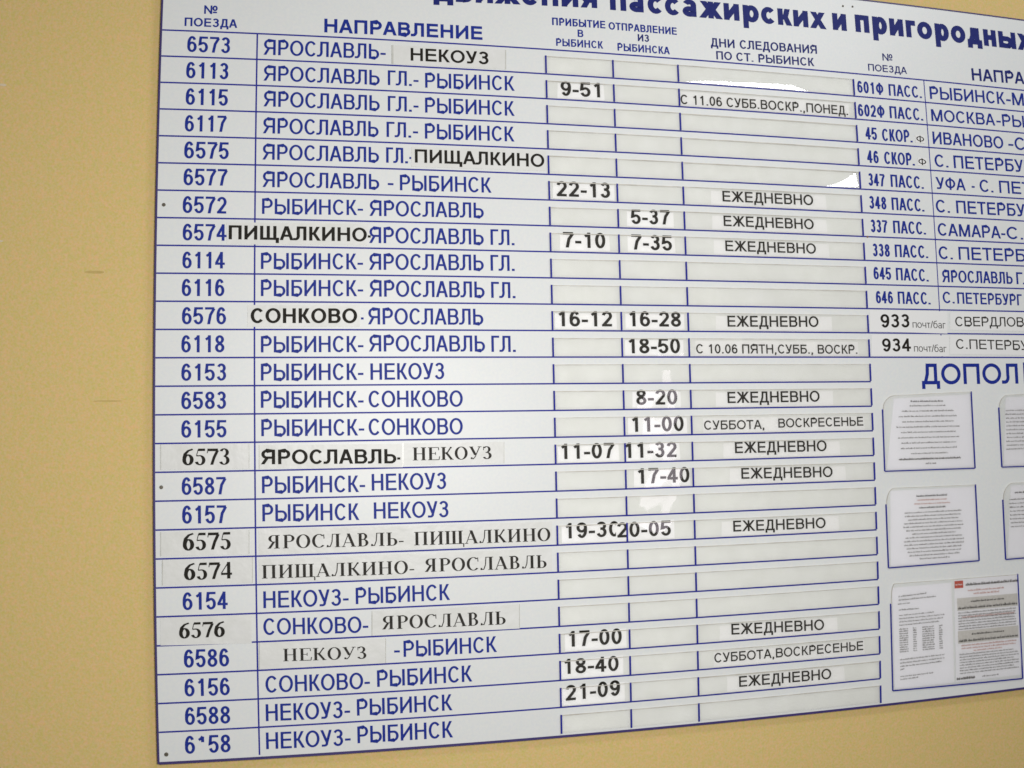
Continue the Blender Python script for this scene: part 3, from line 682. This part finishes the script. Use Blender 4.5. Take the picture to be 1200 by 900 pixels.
def paper(name, quad, y, thick, mat, label, cat, group, curl=0, nu=6, nv=2):
    cu = sum(q[0] for q in quad) / 4; cv = min(q[1] for q in quad)
    root = empty(name, Vector(pt(cu, cv, y)))
    tag(root, label, cat, group)
    ph = random.uniform(0, 6); am = random.uniform(.5, 1) * curl
    off = (lambda s, t, u, v: .001 * am * (.5 + .5 * math.sin(ph + s * 5.1 + t * 2.2)) * t) if curl else None
    obj('paper', *slab(quad, y, y - thick, nu, nv, off), mat, root)
    return root

SLIP_Y = -.0006
def slip(r, ua, ub, entries, kind, ink='black', w=.21, t=.165):
    e = random.uniform
    base = -r * P
    rise = {'arr': 33.5, 'dep': 33.5, 'day': 31.5}[kind]
    q = ((ua, base + 2.6 + e(0, .8)), (ub, base + 2.6 + e(0, .8)), (ub - e(0, 1.5), base + rise + e(-1, 1)), (ua + e(0, 1.5), base + rise + e(-1, 1)))
    if r in (19, 23, 24, 25) and kind != 'day': q = (q[0], q[1], (ub, base + 38.5), (ua, base + 35.5))
    if (r, kind) == (19, 'dep'): q = tuple((a, b + .6) for a, b in q)
    txt = ' '.join(x[0] for x in entries)
    nm = {'arr': 'arrival time', 'dep': 'departure time', 'day': 'days'}[kind]
    y = SLIP_Y - (.0002 if kind == 'dep' else 0)
    root = paper('paper_slip', q, y, .00012, 'day_slip' if kind == 'day' else 'slip', '%s slip printed %s %s' % (nm, txt.replace(',', ' ').strip(), where(r)), 'paper slip', 'white slips in the plastic pockets')
    for x in entries: lettering(x, y - .00022, ink, root, 'sans', w, t, 'print')
for r, x in ARRIVALS.items(): slip(r, x[1] - 7, min(x[3] + 9, CD - 3), [x], 'arr')
for r, x in DEPARTURES.items(): slip(r, min(max(x[1] - 8, CD + 2.5), x[1] - 2), x[3] + 7 if r != 17 else x[3] + 1.5, [x], 'dep')
for r, xs in DAYS.items():
    small = r in (2, 12, 15, 24)
    slip(r, (xs[0][1] - 25 if not small else xs[0][1] - 2), (xs[-1][3] + 30 if not small else xs[-1][3] + 3), xs, 'day', 'black', .165 if small else .185, .15)

# ---------------------------------------------------------------- strips pasted over the printed rows
SL = {
 0: 'pasted strip printed НЕКОУЗ in black on the topmost train row',
 1: 'pasted strip printed ПИЩАЛКИНО after the blue words ЯРОСЛАВЛЬ ГЛ',
 2: 'wide pasted strip printed ПИЩАЛКИНО crossing the column line beside blue 6574',
 3: 'pasted strip printed СОНКОВО in bold black beside blue 6576',
 4: 'grey pasted number strip printed 6573 in serif figures',
 5: 'pasted strip printed ЯРОСЛАВЛЬ in bold black beside serif 6573',
 6: 'pasted strip printed НЕКОУЗ in serif letters beside the bold black ЯРОСЛАВЛЬ',
 7: 'pasted serif number strip 6575 directly under blue 6157',
 8: 'upper of the two long serif strips, ЯРОСЛАВЛЬ - ПИЩАЛКИНО, beside serif 6575',
 9: 'pasted serif number strip 6574 directly above blue 6154',
 10: 'lower of the two long serif strips, ПИЩАЛКИНО - ЯРОСЛАВЛЬ, beside serif 6574',
 11: 'wrinkled glossy number strip printed 6576 in serif figures',
 12: 'pasted strip printed ЯРОСЛАВЛЬ in serif letters after blue СОНКОВО',
 13: 'pasted strip printed НЕКОУЗ in serif letters beside blue 6586',
 14: 'white strip printed 933 in the right table under train 646',
 15: 'white strip printed 934 directly above the big blue heading',
 16: 'upper black printed place strip at the right edge, СВЕРДЛОВСК beside 933',
 17: 'lower black printed place strip at the right edge, С.ПЕТЕРБУРГ beside 934',
 18: 'upper of two tiny Ф stickers, after 45 СКОР',
 19: 'lower of two tiny Ф stickers, after 46 СКОР'}
for k, (row, face, texts, quad) in enumerate(STRIPS):
    if quad is None:
        t0 = texts[0]; quad = rect(t0[1] - 2, t0[2] - 2, t0[3] + 2, t0[4] + t0[5] + 2)
    root = paper('pasted_strip', quad, -.00045, .00012, 'day_slip' if k in (14, 15, 16, 17, 18, 19) else 'strip', SL[k], 'paper strip', 'strips pasted over the printed rows', .5 if k == 11 else .12, 12, 4)
    if k in (0, 4, 5, 6, 7, 9, 12, 13):                  # yellowed tape edge at either end
        for a, b, wd in ((quad[0], quad[3], 3.5 if k == 0 else 1.6), (quad[1], quad[2], 2.2 if k == 0 else 1.3)):
            obj('tape_end', *slab(((a[0] - wd / 2, a[1]), (a[0] + wd / 2, a[1]), (b[0] + wd / 2, b[1]), (b[0] - wd / 2, b[1])), -.0007, -.00095, 1, 1), 'tape', root)
    for j, x in enumerate(texts):
        if face == 'serif':
            num = x[0][0] in '0123456789'
            lettering(x, -.0013 if k == 11 else -.0009, 'black' if num or k > 30 else 'soft_black', root, 'serif', .23 if num else .22, .09, 'print')
        elif x[0] == 'почт/баг': lettering(x, -.0009, 'soft_black', root, 'sans', .11, .09, 'print')
        else:
            big = k in (2, 3, 5)
            lettering(x, -.0009, 'soft_black' if k in (16, 17) else 'black', root, 'sans', .225 if big else .205 if k < 16 else .165, .165 if k < 16 else .125, 'print')

# ---------------------------------------------------------------- notice pockets and the sheets in them
def textlines(V, F, u0, v0, u1, v1, y, h, dens=.86, slant=0):
    """one row of small print too fine to read: word after word of upright ticks"""
    u = u0; L = math.hypot(u1 - u0, v1 - v0)
    while u < u1 - 1:
        wl = random.uniform(3, 11)
        e_ = min(u + wl, u1)
        x = u
        while x < e_:
            s = (x - u0) / (u1 - u0); v = v0 + (v1 - v0) * s
            hh = h * random.choice((.55, .62, .62, .7, 1.0)); ww = random.choice((.5, .7, .9))
            b = len(V)
            V += [pt(x, v, y), pt(x + ww, v, y), pt(x + ww, v + hh, y), pt(x, v + hh, y)]
            F.append((b, b + 1, b + 2, b + 3))
            x += ww + random.choice((.2, .3, .5))
        u = e_ + random.uniform(1.2, 2.2)
def block(rows, y, mat, parent, name='small_print'):
    V, F = [], []
    for (u0, v0, u1, v1, h) in rows: textlines(V, F, u0, v0, u1, v1, y, h)
    o = obj(name, V, F, mat, parent); o['kind'] = 'stuff'; return o
def centred(cu, hw_list, vt, step, h, sl=0):
    return [(cu - w_, vt - i * step - sl * w_, cu + w_, vt - i * step + sl * w_, h) for i, w_ in enumerate(hw_list)]
NY, NF = -.0005, -.0019
def notice_pocket(k):
    lt, bl, br, tr, cut = NOTICE_POCKETS[k]
    pk = empty('notice_pocket', Vector(pt((bl[0] + br[0]) / 2, bl[1], 0))); pk.parent = board; pk.matrix_parent_inverse = Matrix.Translation(-board.location)
    line('rule_line', bl, lt, 2.1, 0, NF - .0004, 'rule', pk)
    line('rule_line', (bl[0] + 1.1, bl[1]), (br[0] - 1.1, br[1]), 2.3, 0, NF - .0004, 'rule', pk, 4)
    line('rule_line', br, tr, 2.1, 0, NF - .0004, 'rule', pk)
    # film with a rounded cut at the upper left
    ring = [(bl[0] + 1.2, bl[1] + 1.3), (br[0] - 1.2, br[1] + 1.3), (tr[0] - 1.2, tr[1] - 1.0)]
    arcp = [(lt[0] + 1.2 + (cut[0] - lt[0]) * (1 - math.cos(a)), lt[1] + (cut[1] - lt[1]) * math.sin(a)) for a in [math.pi / 2 * (1 - i / 8) for i in range(9)]]
    ring += arcp
    n = len(ring)
    V = [pt(u, v, NF + .0005) for u, v in ring] + [pt(u, v, NF) for u, v in ring]
    obj('film', V[n:], [tuple(range(n))], 'film', pk)
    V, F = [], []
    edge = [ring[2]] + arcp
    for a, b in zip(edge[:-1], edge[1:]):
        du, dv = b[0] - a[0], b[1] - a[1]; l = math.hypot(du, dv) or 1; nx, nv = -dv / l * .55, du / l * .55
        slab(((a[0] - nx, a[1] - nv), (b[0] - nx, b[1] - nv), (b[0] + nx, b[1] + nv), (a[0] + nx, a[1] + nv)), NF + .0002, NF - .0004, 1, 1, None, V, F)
    obj('film_edge', V, F, 'shaded_lip', pk)
    return pk
for k in range(5): notice_pocket(k)
GN = 'notices in the plastic pockets'
def notice(quad, label):
    root = empty('notice_sheet', Vector(pt((quad[0][0] + quad[1][0]) / 2, quad[0][1], NY)))
    tag(root, label, 'notice', GN)
    obj('paper', *slab(quad, NY, NY - .00015, 6, 6), 'sheet', root)
    return root
TY = NY - .0004
# upper left: centred paragraph
lt, bl, br, tr, cut = NOTICE_POCKETS[0]
n1 = notice(((bl[0] + 5, bl[1] + 3), (br[0] - 2.5, br[1] + 3), (tr[0] - 4, tr[1] - 6), (cut[0] - 2, cut[1] - 6)), 'white sheet of centred small print in the upper pocket under the blue heading')
cu = (bl[0] + br[0]) / 2 + 1; v1 = cut[1] - 14
hw = [43, 62, 70, 62, 76, 66, 74, 66, 68, 44, 74]
block(centred(cu - 2, hw, v1 - 9, 10.9, 3.4), TY, 'fine', n1)
block(centred(cu - 2, [40], v1, 10.9, 4.0), TY, 'soft_black', n1)
block(centred(cu, [74, 12], v1 - 119, 9.5, 4.2), TY, 'fine', n1)
# middle left: title and dense lines
lt, bl, br, tr, cut = NOTICE_POCKETS[1]
n2 = notice(((bl[0] + 5, bl[1] + 3), (br[0] - 2.5, br[1] + 3), (tr[0] - 3, tr[1] - 5), (cut[0] - 8, cut[1] - 5)), 'white sheet with underlined title over dense small print in the left middle pocket')
cu = (bl[0] + br[0]) / 2; v1 = cut[1] - 20
block(centred(cu, [38], v1, 8, 4.2), TY, 'soft_black', n2)
block(centred(cu, [36, 44], v1 - 8, 7.6, 3.2), TY, 'fine_red', n2)
block(centred(cu, [32], v1 - 24, 7.6, 4.0), TY, 'soft_black', n2)
block(centred(cu + 1, [68, 68, 60, 70, 72, 66, 52, 68, 72, 72, 66, 64, 60, 36], v1 - 33, 7.3, 3.3), TY, 'fine', n2)
# right column, cut by the picture's edge
for k, lab, t_, rows in ((2, 'sheet of even small print in the upper pocket at the right edge', 40, 11), (3, 'sheet with short title and small print in the middle pocket at the right edge', 26, 8)):
    lt, bl, br, tr, cut = NOTICE_POCKETS[k]
    n3 = notice(((bl[0] + 5, bl[1] + 3), (br[0] - 2.5, br[1] + 3), (tr[0] - 3, tr[1] - 5), (cut[0] - 4, cut[1] - 5)), 'white ' + lab)
    if k == 3: block([(bl[0] + 30, cut[1] - 22, bl[0] + 110, cut[1] - 22, 4)], TY, 'soft_black', n3)
    block([(bl[0] + 14 + random.uniform(0, 3), cut[1] - (34 if k == 2 else 36) - i * 8.2, br[0] - 12, cut[1] - (34 if k == 2 else 36) - i * 8.2, 3.2) for i in range(rows)], TY, 'fine', n3)
# the double pocket: a table sheet and a sheet with bands
lt, bl, br, tr, cut = NOTICE_POCKETS[4]
A = (bl[0] + 4.5, bl[0] + 147); B = (bl[0] + 151, br[0] - 2.5)
vb, vt = bl[1] + 3, -1067.0
n5 = notice(((A[0], vb), (A[1], vb), (A[1] - 2, vt), (A[0] - 1, vt - 2)), 'white sheet with four columns of figures in the left half of the double pocket')
u0 = A[0] + 12
block([(u0 + 2, vt - 22, u0 + 68, vt - 19, 3.6), (u0 + 2, vt - 29, u0 + 90, vt - 27, 3.2), (u0, vt - 37, u0 + 30, vt - 36, 3.4), (u0 + 2, vt - 49, u0 + 48, vt - 49, 3.4)] +
      [(u0 + 2, vt - 60 - i * 6.6, u0 + (84, 110, 106, 96)[i], vt - 59 - i * 6.6, 3) for i in range(4)], TY, 'fine', n5)
block([(u0 + a, vt - 88 - i * 4.6, u0 + b, vt - 88 - i * 4.6, 3.2) for a, b in ((2, 22), (34, 42), (56, 84), (96, 104)) for i in range(11)], TY, 'fine', n5)
block([(u0 + 2, vt - 150 - i * 6.8, u0 + (108, 108, 100, 12)[i], vt - 148 - i * 6.8, 3) for i in range(4)] + [(u0 + 2, vt - 184, u0 + 80, vt - 183, 2.8), (u0 + 2, vt - 190, u0 + 46, vt - 189, 2.8)], TY, 'fine', n5)
n6 = notice(((B[0], vb), (B[1], vb), (B[1] - 1, vt + 6), (B[0] + 1, vt + 4)), 'white sheet with red mark and grey bands in the right half of the double pocket')
u0, u1 = B[0] + 5, B[1] - 6
obj('red_mark', *slab(rect(u0 - 3, vt - 13, u0 + 18, vt + 2), TY, TY - .00005), 'red', n6)
block([(u0 - 1, vt - 7, u0 + 16, vt - 7, 3.5)], TY - .0002, 'sheet', n6)
block([(u0 + 24, vt - 9, u1 + 4, vt - 9, 5.5)], TY, 'soft_black', n6); block([(u0 + 25, vt - 9.5, u1 + 4, vt - 9.5, 5.5)], TY - .0001, 'fine', n6)
block(centred((u0 + u1) / 2 - 2, [46, 32], vt - 21, 7.2, 4.2), TY, 'fine_red', n6)
for (a, b) in ((34, 60), (102, 128)):
    obj('grey_band', *slab(rect(u0 + 2, vt - b, u1, vt - a), TY + .0002, TY), 'band', n6)
    block([(u0 + 36, vt - a - 10, u1 - 36, vt - a - 10, 4)], TY - .0002, 'soft_black', n6)
    block([(u0 + 4, vt - b + 3, u1 - 2, vt - b + 3, 5.5)], TY - .0002, 'soft_black', n6)
block([(u0 + 4, vt - 66 - i * 5.6, u1 - 6, vt - 66 - i * 5.6, 3.4) for i in range(7)], TY, 'fine', n6)
block([(u0 + 14, vt - 75, u1 - 10, vt - 75, 3.4), (u0 + 10, vt - 134, u1 - 6, vt - 134, 3.6), (u0 + 10, vt - 140, u1 - 8, vt - 140, 3.4), (u0 + 40, vt - 146, u1 - 44, vt - 146, 3.4)], TY - .0001, 'fine_red', n6)
block([(u0 + 5, vt - 152 - i * 5.6, u1 - (0 if i % 3 else 14), vt - 152 - i * 5.6, 3.1) for i in range(8)], TY, 'fine', n6)
block([(u0 - 3, vt - 203, u0 + 42, vt - 203, 5.5)], TY, 'soft_black', n6); block([(u0 - 3, vt - 202, u0 + 42, vt - 202, 5.0)], TY - .0001, 'fine', n6)
block([(u0 + 60, vt - 202, u0 + 104, vt - 202, 3)], TY, 'fine', n6)
